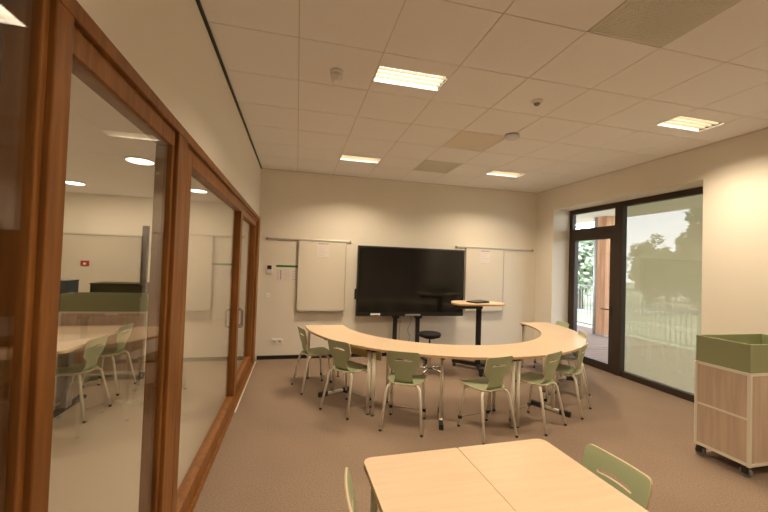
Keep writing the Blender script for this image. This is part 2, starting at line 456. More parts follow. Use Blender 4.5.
t = thing('smoke_detector', 'white stepped smoke detector left of the bright ceiling light', 'detector', (0.99, 2.716, H))
MB().lathe([(0.052, 0.0), (0.052, -0.028)], n=28).build('base', M['white'], t)
MB().lathe([(0.045, -0.028), (0.047, -0.035), (0.047, -0.058), (0.036, -0.066), (0.033, -0.086), (0.022, -0.092), (0.001, -0.093)], n=28).build('sensor_head', M['white'], t)
t = thing('motion_sensor', 'small round white ceiling sensor with dark centre', 'sensor', (2.815, 2.688, H))
MB().lathe([(0.048, 0.0), (0.048, -0.012), (0.030, -0.024)], n=28).build('ring', M['white'], t)
MB().lathe([(0.029, -0.022), (0.024, -0.036), (0.012, -0.044), (0.001, -0.046)], n=24).build('lens', M['grey'], t)
t = thing('ceiling_dome', 'round bluish-white dome on a dark ring under the ceiling', 'access point', (3.092, 3.505, H))
MB().lathe([(0.078, 0.0), (0.078, -0.012)], n=32).build('mount_ring', M['grey'], t)
MB().lathe([(0.082, -0.012), (0.086, -0.022), (0.080, -0.036), (0.055, -0.050), (0.001, -0.056)], n=32).build('dome_cover', plain('cool_white', (0.70, 0.73, 0.80), 0.4), t)

# ------------------------------------------------------------------ back wall equipment
def rail(x0, x1, z, label):
    t = thing('wall_rail', label, 'rail', ((x0+x1)/2, YB, z))
    h = (x1-x0)/2
    MB().box(-h, h, -0.022, 0, -0.014, 0.014, 0.003).build('track', M['alu'], t)
    for s in (-1, 1): MB().box(s*h-0.014, s*h+0.014, -0.03, 0, -0.02, 0.02, 0.003).build('end_cap', M['grey'], t)
rail(0.24, 1.64, 2.018, 'aluminium hanging rail above the left whiteboard')
rail(3.66, 5.31, 2.022, 'aluminium hanging rail above the right whiteboard')
def board(x0, x1, z0, z1, label, px, pw):
    t = thing('whiteboard', label, 'whiteboard', ((x0+x1)/2, YB-0.024, z0))
    h = (x1-x0)/2; hh = z1-z0
    MB().box(-h, h, -0.022, 0, 0, hh, 0.003).build('panel', M['whiteboard'], t)
    e = MB()
    e.box(-h-0.008, -h, -0.026, 0, 0, hh).box(h, h+0.008, -0.026, 0, 0, hh).box(-h-0.008, h+0.008, -0.026, 0, -0.008, 0).box(-h-0.008, h+0.008, -0.026, 0, hh, hh+0.008)
    e.build('edge_trim', M['alu'], t)
    MB().box(-h+0.02, h-0.02, -0.06, -0.02, -0.02, -0.008, 0.003).build('pen_tray', M['alu'], t)
    return t
board(0.762, 1.562, 0.83, 2.0, 'left whiteboard hanging on rail beside the small notices', 0, 0)
board(3.858, 4.650, 0.83, 2.0, 'right whiteboard hanging on rail beside the big black screen', 0, 0)
def sheet(xc, zt, w, h, label):
    t = thing('paper_sheet', label, 'paper', (xc, YB-0.047, zt-h))
    MB().box(-w/2, w/2, -0.0015, 0, 0, h).build('page', M['paper'], t)
    MB().box(-w/2+0.01, w/2-0.01, -0.0022, -0.0015, h-0.03, h-0.012).build('heading', M['papergrey'], t)
    l = MB()
    for k in range(7):
        z = h-0.06-k*0.032
        l.box(-w/2+0.02, w/2-0.02-0.03*(k % 3), -0.002, -0.0015, z-0.003, z)
    l.build('lines', M['papergrey'], t)
sheet(1.17, 1.985, 0.20, 0.25, 'pale sheet of paper at the top of the left whiteboard')
sheet(4.255, 1.985, 0.20, 0.25, 'pale sheet of paper at the top of the right whiteboard')
# small notice with a green bar, beside the left board
t = thing('notice', 'white notice with dark green bar across its top beside the left whiteboard', 'notice', (0.575, YB, 1.275))
MB().box(-0.175, 0.175, -0.003, 0, 0, 0.27).build('page', M['paper'], t)
MB().box(-0.175, 0.19, -0.005, 0, 0.268, 0.302).build('bar', M['papergreen'], t)
pr = MB()
pr.box(-0.105, -0.085, -0.0036, -0.003, 0.06, 0.22)
for k in range(5): pr.box(-0.16, -0.12, -0.0036, -0.003, 0.05+k*0.038, 0.058+k*0.038)
for k in range(6): pr.box(-0.06, 0.06-0.02*(k % 2), -0.0036, -0.003, 0.05+k*0.034, 0.054+k*0.034)
for k in range(4): pr.box(0.09, 0.16, -0.0036, -0.003, 0.06+k*0.045, 0.066+k*0.045)
pr.build('print', M['papergrey'], t)
t = thing('thermostat', 'small white thermostat with black display left of the notice', 'thermostat', (0.293, YB, 1.44))
MB().box(-0.045, 0.045, -0.02, 0, 0, 0.135, 0.003).build('case', M['white'], t)
MB().box(-0.036, 0.036, -0.022, -0.02, 0.062, 0.127).build('display', M['black'], t)
t = thing('wall_switch', 'white switch plate below the thermostat', 'switch', (0.285, YB, 1.02))
MB().box(-0.04, 0.04, -0.01, 0, 0, 0.08, 0.003).build('plate', M['white'], t)
MB().box(-0.027, 0.027, -0.015, -0.009, 0.013, 0.067, 0.002).build('rocker', M['white'], t)
t = thing('wall_socket', 'white double socket low on the back wall by the partition', 'socket', (0.47, YB, 0.255))
MB().box(-0.085, 0.085, -0.012, 0, 0, 0.085, 0.004).build('plate', M['white'], t)
for s in (-1, 1):
    MB().lathe([(0.024, 0.0), (0.026, -0.004), (0.018, -0.0045), (0.017, 0.002), (0.001, 0.003)], (s*0.041, -0.012, 0.0425), 20, 'y').build('outlet', M['white'], t)

# big black display on its floor stand
tv = thing('display_screen', 'big black interactive display on twin-post floor stand against the back wall', 'screen', (2.748, 5.94, 0))
x0, x1, z0, z1 = -0.995, 0.995, 0.745, 1.960
MB().box(x0, x1, 0.0, 0.085, z0, z1, 0.008).build('housing', M['black'], tv)
MB().box(x0+0.03, x1-0.03, -0.003, 0.001, z0+0.075, z1-0.03).build('screen', M['screen'], tv)
MB().box(x0-0.035, x0, 0.03, 0.05, 1.03, 1.21, 0.004).build('side_bracket', M['black'], tv)
MB().box(x0+0.25, x0+0.42, -0.004, 0.001, z0+0.018, z0+0.050).build('sticker', M['white'], tv)
MB().box(-0.12, 0.16, -0.012, 0.001, z0+0.004, z0+0.04, 0.003).build('front_panel', M['grey'], tv)
st = MB()
for x in (-0.27, 0.155):
    st.box(x-0.035, x+0.035, 0.085, 0.135, 0.08, 1.5, 0.004)
    st.box(x-0.06, x+0.06, 0.04, 0.14, 0.70, 0.75, 0.004)
st.box(-0.34, 0.23, 0.09, 0.13, 1.25, 1.35, 0.003)
st.build('post_frame', M['blackmetal'], tv)
for x in (-0.27, 0.155):
    MB().box(x-0.035, x+0.035, -0.42, 0.135, 0.05, 0.085, 0.005).build('foot', M['blackmetal'], tv)
    for y in (-0.39, 0.10):
        MB().lathe([(0.024, -0.012), (0.026, -0.008), (0.026, 0.008), (0.024, 0.012)], (x, y, 0.026), 16, 'x').build('wheel', M['rubber'], tv)
cb = []
for k in range(40):
    s = k/39
    cb.append((0.0+0.03*math.sin(9*s)-0.10*max(0, s-0.7), 0.10, 0.745-0.50*s+0.06*max(0, math.sin((s-0.72)*11)) * (s > 0.72)))
MB().tube(cb, 0.005, 6).tube([(-0.18+0.008*math.sin(k*.5), 0.11, 0.74-0.03*k) for k in range(20)], 0.004, 6).build('cable', M['grey'], tv)

# ------------------------------------------------------------------ ring of four curved tables
RC = Vector((2.93, 5.17, 0)); RI, RO, TH = 1.50, 2.045, 0.742
def ring_table(a0, a1, label, panel):
    am = (a0+a1)/2
    t = thing('curved_table', label, 'table', tuple(RC), math.radians(am), 'curved tables forming the half ring')
    hs = math.radians((a1-a0)/2)-0.0006
    n = 28
    top = MB(); poly = []
    for k in range(n+1):
        a = -hs+2*hs*k/n; poly.append((RO*math.cos(a), RO*math.sin(a)))
    for k in range(n+1):
        a = hs-2*hs*k/n; poly.append((RI*math.cos(a), RI*math.sin(a)))
    top.prism(poly, TH-0.004, TH)
    o = top.build('tabletop', M['birch'], t)
    e = MB(); e.prism(poly, TH-0.026, TH-0.0041); e.build('edge_band', M['birchedge'], o)
    for r in (RO-0.055, RI+0.055):
        for s in (-1, 1):
            a = s*(hs-0.030/r)
            x, y = r*math.cos(a), r*math.sin(a)
            l = MB().tube([(x, y, 0.012), (x, y, TH-0.05)], 0.0185, 14).build('leg', M['cream'], t)
            MB().lathe([(0.021, 0), (0.021, 0.012)], (x, y, 0), 14).build('foot_cap', M['rubber'], l)
            MB().box(x-0.03, x+0.03, y-0.03, y+0.03, TH-0.05, TH-0.026, 0.003).build('bracket', M['black'], l)
    # middle support: column on a radial foot
    x = 1.86
    cl = MB().tube([(x, 0, 0.03), (x, 0, TH-0.05)], 0.0185, 14).box(1.70, 1.97, -0.017, 0.017, 0.014, 0.042, 0.004).build('centre_leg', M['cream'], t)
    MB().box(1.94, 2.06, -0.022, 0.022, 0.0, 0.055, 0.006).build('foot_cap', M['rubber'], cl)
    MB().box(1.585, 1.72, -0.022, 0.022, 0.0, 0.055, 0.006).build('foot_cap', M['rubber'], cl)
    MB().box(1.60, 2.0, -0.02, 0.02, TH-0.052, TH-0.026, 0.003).build('beam', M['black'], t)
    if panel:
        q = hs-0.06; r = RI+0.10
        pts = [(r*math.cos(-q+2*q*k/12), r*math.sin(-q+2*q*k/12)) for k in range(13)]
        pts += [((r+0.016)*math.cos(q-2*q*k/12), (r+0.016)*math.sin(q-2*q*k/12)) for k in range(13)]
        MB().prism(pts, 0.49, TH-0.054).build('modesty_panel', M['yellow'], t)
    return t
A0 = 182
ring_table(A0, A0+45, 'curved birch table at the left end of the ring, nearest the left whiteboard', True)
ring_table(A0+45, A0+90, 'curved birch table, front left section of the ring', False)
ring_table(A0+90, A0+135, 'curved birch table, front right section of the ring', False)
ring_table(A0+135, A0+180, 'curved birch table at the right end of the ring, beside the glass door', False)

# ------------------------------------------------------------------ school chair
def edge_mark(bm):
    bm.normal_update()
    for f in bm.faces: f.material_index = 1 if abs(f.normal.z) < 0.5 else 0
def back_surface(u, v, w):
    """flat outline coords (u across, v up from 0 at seat joint) -> chair space; w is thickness offset"""
    y = -0.165 - 0.22*(v-0.05)*(1 if v > 0.05 else 0) + (0.05*((0.06-v)/0.06)**2 if v < 0.06 else 0) - 0.10*max(0, v-0.22)**1.5
    curve = 0.45*(u*u)
    return Vector((u, y + curve - w, 0.448+v*0.985))
def make_chair(label):
    t = thing('school_chair', label, 'chair', (0, 0, 0), 0, 'sage green school chairs')
    ol = [(-0.105, 0.0), (0.105, 0.0), (0.088, 0.06), (0.086, 0.125), (0.155, 0.172), (0.163, 0.25), (0.163, 0.350), (-0.163, 0.350), (-0.163, 0.25), (-0.155, 0.172), (-0.086, 0.125), (-0.088, 0.06)]
    ol = round_poly(ol, [0.01, 0.01, 0.03, 0.035, 0.035, 0.03, 0.03, 0.03, 0.03, 0.035, 0.035, 0.03], 5)
    sl = []
    for k in range(15): sl.append((-0.088+0.176*k/14, 0.262+0.014*math.sin(PI*k/14)))
    for k in range(15): sl.append((0.088-0.176*k/14, 0.247+0.006*math.sin(PI*(14-k)/14)))
    bm = plate([ol, sl], 0.012, [-.14, -.1, -.06, -.03, 0, .03, .06, .1, .14], [.015, .03, .045, .06, .1, .14, .18, .22, .26, .3, .33])
    edge_mark(bm)
    for v in bm.verts:
        v.co = back_surface(v.co.x, v.co.y, v.co.z)
    mb = MB(); mb.bm.free(); mb.bm = bm
    bk = mb.build('backrest', [M['green'], M['plyedge']], t)
    so = [(-0.10, -0.185), (0.10, -0.185), (0.180, -0.10), (0.198, 0.08), (0.185, 0.175), (-0.185, 0.175), (-0.198, 0.08), (-0.180, -0.10)]
    so = round_poly(so, [0.02, 0.02, 0.06, 0.08, 0.06, 0.06, 0.08, 0.06], 6)
    bm = plate([so], 0.012, [-.16, -.12, -.08, -.04, 0, .04, .08, .12, .16], [-.15, -.1, -.05, 0, .05, .1, .14, .17])
    edge_mark(bm)
    for v in bm.verts:
        x, y, z = v.co
        dz = -0.012*(1-(x/0.2)**2)*(1 if y < 0.12 else max(0, 1-(y-0.12)/0.08)) - 0.25*max(0, y-0.12)**2*10*0.3 + 0.10*max(0, -0.1-y)*0.5
        v.co = Vector((x, y, 0.462+z+dz))
    mb = MB(); mb.bm.free(); mb.bm = bm
    mb.build('seat', [M['green'], M['plyedge']], t)
    r = 0.0128
    fx, fy, bx, by = 0.185, 0.135, 0.205, -0.255
    zt = 0.432
    # rear legs bend forward under the seat, front legs likewise
    for s in (-1, 1):
        p = fillet([(s*bx, by, 0.012), (s*0.165, -0.165, zt), (s*0.085, -0.10, zt+0.004)], 0.055, 8)
        l = MB().tube(p, r).build('leg', M['cream'], t)
        MB().lathe([(0.014, 0), (0.014, 0.02)], (s*bx, by, 0), 12).build('foot_cap', M['rubber'], l)
        p = fillet([(s*fx, fy+0.02, 0.012), (s*0.17, 0.10, zt), (s*0.10, 0.05, zt+0.004)], 0.05, 8)
        l = MB().tube(p, r).build('leg', M['cream'], t)
        MB().lathe([(0.014, 0), (0.014, 0.02)], (s*fx, fy+0.02, 0), 12).build('foot_cap', M['rubber'], l)
    f = MB()
    for s in (-1, 1): f.tube([(s*0.09, -0.105, zt+0.004), (s*0.10, 0.055, zt+0.004)], r)
    f.tube([(-0.09, -0.1, zt), (0.09, -0.1, zt)], r).tube([(-0.1, 0.07, zt), (0.1, 0.07, zt)], r)
    f.build('seat_frame', M['cream'], t)
    z = 0.10; k = z/zt
    xs = fx+(0.17-fx)*k; ys = fy+0.02+(0.10-fy-0.02)*k
    b = MB().tube([(-xs, ys, z), (xs, ys, z)], 0.006, 8).build('stretcher', M['grey'], t)
    for s in (-1, 1):
        MB().box(s*xs-0.017, s*xs+0.017, ys-0.016, ys+0.016, z-0.016, z+0.016, 0.004).build('clip', M['rubber'], b)
    return t
chair0 = [None]
def chair(fx, fy, dx, dy, label, back=0.25):
    """chair whose rear feet are centred on (fx, fy) and which faces (dx, dy)"""
    L = math.hypot(dx, dy); dx /= L; dy /= L
    loc = (fx+dx*back, fy+dy*back, 0); rz = math.atan2(dy, dx)-PI/2
    if chair0[0] is None:
        chair0[0] = make_chair(label); o = chair0[0]; o.location = loc; o.rotation_euler = (0, 0, rz)
    else: o = dup(chair0[0], loc, rz, label)
    return o
chair(0.80, 4.64, 0.95, 0.28, 'green school chair at the left end of the ring, seen side-on')
chair(1.19, 3.80, 0.77, 0.64, 'green school chair second from the left, turned half away')
chair(1.785, 3.245, 0.445, 0.895, 'green school chair seen from behind, in front of the display stand posts')
chair(2.69, 2.945, -0.20, 0.98, 'green school chair nearest the foreground table, seat turned to the left')
chair(3.39, 3.05, -0.42, 0.90, 'green school chair right of the front table leg pair, turned to the left')
chair(4.05, 3.36, -0.58, 0.81, 'green school chair with light glinting on its seat, front right of the ring')
chair(4.66, 4.05, -0.90, 0.44, 'green school chair behind the glinting one, only its slotted back showing')
chair(5.05, 4.91, -0.98, 0.10, 'green school chair farthest right, its back rising against the door frame')

# ------------------------------------------------------------------ foreground table and its chairs
def desk(x0, x1, y0, y1, label, corner):
    t = thing('school_table', label, 'table', ((x0+x1)/2, (y0+y1)/2, 0), 0.03, 'birch tables pushed together in the foreground')
    hx, hy = (x1-x0)/2, (y1-y0)/2
    rr = [0.012, 0.05, 0.05, 0.012] if corner == 'r' else [0.05, 0.012, 0.012, 0.05]
    poly = round_poly([(-hx, -hy), (hx, -hy), (hx, hy), (-hx, hy)], rr, 6)
    o = MB().prism(poly, TH-0.004, TH).build('tabletop', M['birch'], t)
    MB().prism(poly, TH-0.026, TH-0.0041).build('edge_band', M['birchedge'], o)
    for sx in (-1, 1):
        for sy in (-1, 1):
            x, y = sx*(hx-0.05), sy*(hy-0.05)
            l = MB().tube([(x, y, 0.012), (x, y, TH-0.03)], 0.0185, 14).build('leg', M['cream'], t)
            MB().lathe([(0.021, 0), (0.021, 0.012)], (x, y, 0), 14).build('foot_cap', M['rubber'], l)
    MB().box(-hx+0.06, hx-0.06, hy-0.065, hy-0.04, TH-0.066, TH-0.027).box(-hx+0.06, hx-0.06, -hy+0.04, -hy+0.065, TH-0.066, TH-0.027).build('under_frame', M['cream'], t)
    return t
desk(1.078, 1.5635, 0.80, 1.515, 'birch table in the foreground, left of the seam', 'l')
desk(1.5655, 2.067, 0.8155, 1.53, 'birch table in the foreground, right of the seam', 'r')
chair(2.222, 1.205, -1.0, -0.06, 'green school chair at the right edge of the foreground table, lower right')
chair(0.937, 1.215, 0.99, -0.07, 'green school chair seen edge-on left of the foreground table')

# ------------------------------------------------------------------ sit-stand desk, laptop, stool
sd = thing('standing_desk', 'tall standing desk with pale top and black wheeled frame right of the display', 'desk', (3.62, 5.12, 0))
hz = 1.085
poly = round_poly([(-0.47, -0.28), (0.30, -0.30), (0.45, 0.02), (0.30, 0.30), (-0.35, 0.30), (-0.50, 0.0)], 0.16, 8)
o = MB().prism(poly, hz-0.005, hz).build('desktop', M['birch'], sd)
MB().prism(poly, hz-0.026, hz-0.0051).build('edge_band', M['birchedge'], o)
MB().box(-0.42, 0.04, -0.04, 0.04, hz-0.10, hz-0.026, 0.005).build('top_beam', M['blackmetal'], sd)
MB().box(-0.04, 0.025, -0.035, 0.035, 0.10, hz-0.026, 0.006).build('column', M['blackmetal'], sd)
for a in (((0.0, 0.0), (-0.30, 0.30)), ((0.0, 0.0), (-0.13, -0.34)), ((0.0, 0.0), (0.33, 0.28)), ((0.0, 0.0), (0.33, -0.22))):
    (ax, ay), (bx, by) = a
    L = math.hypot(bx, by); ang = math.atan2(by, bx)
    f = MB().box(0, L, -0.03, 0.03, 0.07, 0.115, 0.006, mat=Matrix.Rotation(ang, 4, 'Z')).build('foot', M['blackmetal'], sd)
    MB().lathe([(0.027, -0.018), (0.03, -0.012), (0.03, 0.012), (0.027, 0.018)], (bx*0.94, by*0.94, 0.03), 18, 'x').box(bx*.94-.012, bx*.94+.012, by*.94-.012, by*.94+.012, 0.03, 0.08).build('caster', M['rubber'], f)
lp = thing('laptop', 'closed dark laptop lying on the standing desk', 'laptop', (3.58, 5.10, hz), 0.25)
MB().box(-0.145, 0.145, -0.11, 0.11, 0.0, 0.014, 0.004).build('base', M['black'], lp)
MB().box(-0.145, 0.145, -0.11, 0.11, 0.016, 0.028, 0.004, mat=Matrix.Rotation(-0.05, 4, 'Y')).build('lid', M['black'], lp)
so = thing('swivel_stool', 'round black swivel stool on chrome base in front of the display', 'stool', (2.77, 5.08, 0))
MB().lathe([(0.001, 0.548), (0.12, 0.548), (0.160, 0.560), (0.172, 0.585), (0.172, 0.605), (0.155, 0.622), (0.08, 0.628), (0.001, 0.628)], n=36).build('seat', M['vinyl'], so)
MB().lathe([(0.09, 0.535), (0.09, 0.548)], n=20).tube([(0, 0, 0.10), (0, 0, 0.535)], 0.0135).build('gas_column', M['blackmetal'], so)
MB().lathe([(0.03, 0.06), (0.035, 0.09), (0.024, 0.26), (0.02, 0.30)], n=20).build('sleeve', M['chrome'], so)
for k in range(5):
    a = 2*PI*k/5+0.25
    x, y = 0.25*math.cos(a), 0.25*math.sin(a)
    l = MB().tube([(0, 0, 0.09), (x, y, 0.065)], 0.017, 10, r2=0.012).build('base_leg', M['chrome'], so)
    MB().lathe([(0.024, -0.02), (0.026, -0.014), (0.026, 0.014), (0.024, 0.02)], (x, y, 0.026), 16, 'x').box(x-.008, x+.008, y-.008, y+.008, .026, .066).build('caster', M['rubber'], l)

# ------------------------------------------------------------------ wheeled planter cabinet
def planter(loc, label, w, d, hcab, hbox, rows, rz=0.0):
    """cabinet spanning x 0..w, y 0..d, doors/panels, tray on top"""
    t = thing('planter_cabinet', label, 'cabinet', loc, rz)
    zb = 0.098; p = 0.024
    fr = MB()
    for x in (0, w-p):
        for y in (0, d-p): fr.box(x, x+p, y, y+p, zb-0.005, hcab, 0.003)
    for z in (zb, hcab-p):
        fr.box(p, w-p, 0, p, z, z+p).box(p, w-p, d-p, d, z, z+p).box(0, p, p, d-p, z, z+p).box(w-p, w, p, d-p, z, z+p)
    for k in range(1, rows):
        z = zb+(hcab-zb)*k/rows-0.009
        fr.box(0.001, p-0.001, p, d-p, z, z+0.016)
    fr.build('frame', M['cream'], t)
    q = 0.005
    MB().box(q, p-q, p, d-p, zb+p, hcab-p).build('side_panel', M['panelwood'], t)
    MB().box(w-p+q, w-q, p, d-p, zb+p, hcab-p).build('side_panel', M['panelwood'], t)
    MB().box(p, w-p, q, p-q, zb+p, hcab-p).build('front_panel', M['panelwood'], t)
    MB().box(p, w-p, d-p+q, d-q, zb+p, hcab-p).build('back_panel', M['panelwood'], t)
    MB().box(p, w-p, p, d-p, zb, zb+0.012).box(p, w-p, p, d-p, hcab-0.012, hcab-0.001).build('shelf', M['panelwood'], t)
    i = 0.006; k = 0.012; z1 = hcab+hbox
    MB().box(i, w-i, i, i+k, hcab, z1, 0.002).box(i, w-i, d-i-k, d-i, hcab, z1, 0.002).box(i, i+k, i+k, d-i-k, hcab, z1, 0.002).box(w-i-k, w-i, i+k, d-i-k, hcab, z1, 0.002).box(i+k, w-i-k, i+k, d-i-k, hcab, hcab+0.01).build('planter_tray', M['greenbox'], t)
    for x in (0.035, w-0.035):
        for y in (0.03, d-0.05):
            cs = MB().box(x-0.02, x+0.02, y-0.02, y+0.02, zb-0.022, zb-0.006, 0.003).box(x-0.026, x-0.022, y-0.014, y+0.034, 0.03, zb-0.012).box(x+0.022, x+0.026, y-0.014, y+0.034, 0.03, zb-0.012).build('caster', M['black'], t)
            MB().lathe([(0.032, -0.016), (0.040, -0.012), (0.040, 0.012), (0.032, 0.016)], (x, y+0.015, 0.040), 20, 'x').build('wheel', M['greywheel'], cs)
    return t
planter((4.365, 2.00, 0), 'wheeled oak cabinet with green planter tray by the right wall', 0.84, 0.425, 0.855, 0.235, 2)

# ------------------------------------------------------------------ room beyond the glass
ox, oy = -6.0, 10.4
struct(MB().box(ox, XL-0.1, YF, oy, -0.1, 0.0).box(XL-0.1, W+0.5, YB+0.15, oy, -0.1, 0), 'floor_next_room', M['lino'])
struct(MB().box(ox, -0.05, YF, oy, H, H+0.1).box(-0.05, W+0.5, YB+0.15, oy, H, H+.1), 'ceiling_next_room', M['ceil'])
struct(MB().box(ox, W+0.5, oy, oy+0.15, 0, H+0.1), 'wall_next_room_far', M['wall'])
struct(MB().box(ox-0.15, ox, YF, oy, 0, H+0.1), 'wall_next_room_left', M['wall'])
struct(MB().box(ox, -0.05, YF-0.15, YF, 0, H+0.1), 'wall_next_room_near', M['wall'])
struct(MB().box(W+0.35, W+0.5, YB+0.15, oy, 0, H+0.1), 'wall_next_room_right', M['wall'])
def disc(x, y, label, power=24):
    t = thing('disc_light', label, 'light', (x, y, H), 0, 'round lights in the next room')
    MB().lathe([(0.20, 0), (0.20, -0.022), (0.19, -0.024)], n=40).build('rim', M['white'], t)
    MB().lathe([(0.188, -0.0241), (0.186, -0.030), (0.001, -0.032)], n=40).build('diffuser', M['disc'], t)
    ld = bpy.data.lights.new('lamp', 'AREA'); ld.shape = 'DISK'; ld.size = 0.37; ld.energy = power; ld.color = (1.0, 0.78, 0.52)
    lo = bpy.data.objects.new('lamp', ld); C.objects.link(lo); lo.parent = t; lo.location = (0, 0, -0.036)
disc(-1.76, 6.33, 'round ceiling light seen through the fixed pane, nearer and higher')
disc(-3.98, 8.88, 'round ceiling light seen through the fixed pane, farther and lower left')
disc(-1.50, 8.72, 'round ceiling light seen through the sliding door glass')
disc(-3.9, 3.6, 'round ceiling light in the next room, left of everything the photo shows')
t = thing('smoke_detector', 'white smoke detector on the ceiling of the next room', 'detector', (-1.123, 3.384, H))
MB().lathe([(0.06, 0.0), (0.06, -0.03)], n=24).build('base', M['white'], t)
MB().lathe([(0.05, -0.03), (0.052, -0.05), (0.036, -0.066), (0.001, -0.068)], n=24).build('sensor_head', M['white'], t)
# green planter cabinet, boxes and screens behind it
planter((-2.20, 5.30, 0), 'planter cabinet with green tray behind the glass in the next room', 1.00, 0.30, 0.905, 0.225, 1)
t = thing('storage_box', 'slate blue box behind the green tray in the next room', 'box', (-2.48, 5.75, 0))
MB().box(-0.12, 0.11, 0, 0.3, 0.0, 1.26, 0.005).build('body', M['blue'], t)
MB().box(-0.125, 0.115, -0.005, 0.305, 1.26, 1.275, 0.003).build('lid', M['blue'], t)
t = thing('cabinet', 'dark olive cabinet behind the green tray in the next room', 'cabinet', (-1.95, 6.2, 0))
MB().box(-0.35, 0.33, 0, 0.4, 0.0, 1.20, 0.004).build('body', M['olive'], t)
MB().box(-0.36, 0.34, -0.01, 0.41, 1.20, 1.216, 0.003).build('top', M['olive'], t)
t = thing('whiteboard', 'wide pale board on the far wall of the next room', 'whiteboard', (-4.05, oy-0.004, 0.35))
MB().box(-1.6, 0.85, -0.03, 0, 0, 1.78, 0.003).build('panel', M['whiteboard'], t)
MB().box(-1.62, 0.87, -0.035, -0.001, -0.02, 0).box(-1.62, 0.87, -0.035, -0.001, 1.78, 1.80).box(0.85, 0.87, -0.035, -0.001, 0, 1.78).build('edge_trim', M['alu'], t)
t = thing('red_sign', 'left red sign on the far wall of the next room', 'sign', (-5.10, oy-0.036, 1.36))
MB().box(-0.09, 0.09, -0.02, 0, 0, 0.13, 0.003).build('plate', M['redmat'], t)
MB().box(-0.03, 0.03, -0.024, -0.02, 0.03, 0.08).build('symbol', M['white'], t)
t = thing('red_sign', 'right red sign on the far wall of the next room', 'sign', (-4.42, oy-0.036, 1.36))
MB().box(-0.09, 0.09, -0.02, 0, 0, 0.13, 0.003).build('plate', M['redmat'], t)
MB().box(-0.03, 0.03, -0.024, -0.02, 0.03, 0.08).build('symbol', M['white'], t)
t = thing('door_jamb_panel', 'narrow dark brown upright panel beside the olive cabinet in the next room', 'panel', (-1.545, 6.1, 0))
MB().box(-0.05, 0.03, 0, 0.06, 0, 2.12, 0.003).build('board', M['timberdark'], t)
# table and chairs in the next room
t = thing('school_table', 'birch table in the next room on a grey T-shaped foot', 'table', (-1.55, 4.35, 0), 0.0)
poly = round_poly([(-1.05, -0.55), (0.22, -0.55), (0.22, 0.85), (-1.05, 0.85)], 0.06)
o = MB().prism(poly, 0.716, 0.742).build('tabletop', M['birch'], t)
MB().box(-0.10, 0.0, -0.05, 0.05, 0.03, 0.716, 0.006).build('column', M['grey'], t)
MB().box(-0.09, -0.01, -0.36, 0.36, 0.0, 0.035, 0.01).build('foot', M['rubber'], t)
chair(-1.21, 4.18, -1.0, 0.10, 'green school chair in the next room, nearer the glass')
chair(-1.25, 4.93, -1.0, 0.06, 'green school chair in the next room, farther from the glass')

# ------------------------------------------------------------------ outside: deck, post, railing, garden
dk = MB()
xx = W+0.5
for k in range(72):
    y = 0.5+k*0.145
    dk.box(xx, 9.3, y, y+0.133, -0.06, -0.03)
o = struct(dk, 'deck', M['deckwood'])
struct(MB().box(xx, 9.3, 0.5, 10.94, -0.5, -0.065), 'deck_base', M['rubber'])
struct(MB().box(W+0.5, 9.15, 0.0, 11.5, 3.10, 3.25), 'porch_soffit', M['soffit'])
t = thing('timber_post', 'square reddish timber post standing on the deck outside the glass door', 'post', (8.66, 7.70, -0.03))
MB().box(-0.14, 0.14, -0.14, 0.14, 0.03, 3.13, 0.008).build('shaft', M['postwood'], t)
MB().box(-0.15, 0.15, -0.15, 0.15, 0.0, 0.035, 0.003).build('foot_plate', M['grey'], t)
t = thing('downpipe', 'grey metal downpipe beside the timber post outside', 'pipe', (8.585, 7.935, -0.03))
MB().tube([(0, 0, 0), (0, 0, 3.13)], 0.06, 16).build('pipe', M['pipe'], t)
MB().box(-0.07, 0.07, -0.07, 0.07, 1.5, 1.53, 0.003).build('clamp', M['pipe'], t)
t = thing('railing', 'grey metal baluster railing along the edge of the deck outside', 'railing', (9.2, 5.7, -0.03))
MB().box(-0.025, 0.025, -5.2, 5.2, 1.22, 1.26, 0.004).build('top_rail', M['railmetal'], t)
MB().box(-0.02, 0.02, -5.2, 5.2, 0.09, 0.125, 0.003).build('bottom_rail', M['railmetal'], t)
for k in range(89):
    y = -5.15+k*0.117
    MB().box(-0.008, 0.008, y-0.008, y+0.008, 0.12, 1.225).build('baluster', M['railmetal'], t)
for y in (-5.15, -2.6, 0.05, 2.6, 5.15):
    MB().box(-0.025, 0.025, y-0.025, y+0.025, 0.0, 1.22).build('post', M['railmetal'], t)
struct(MB().box(9.3, 70, -40, 80, -0.6, -0.5), 'lawn', M['lawn'])
struct(MB().prism([(9.3, 22), (16, 15.5), (70, 14), (70, 16.5), (17, 18), (9.3, 26)], -0.499, -0.48), 'path', M['path'])

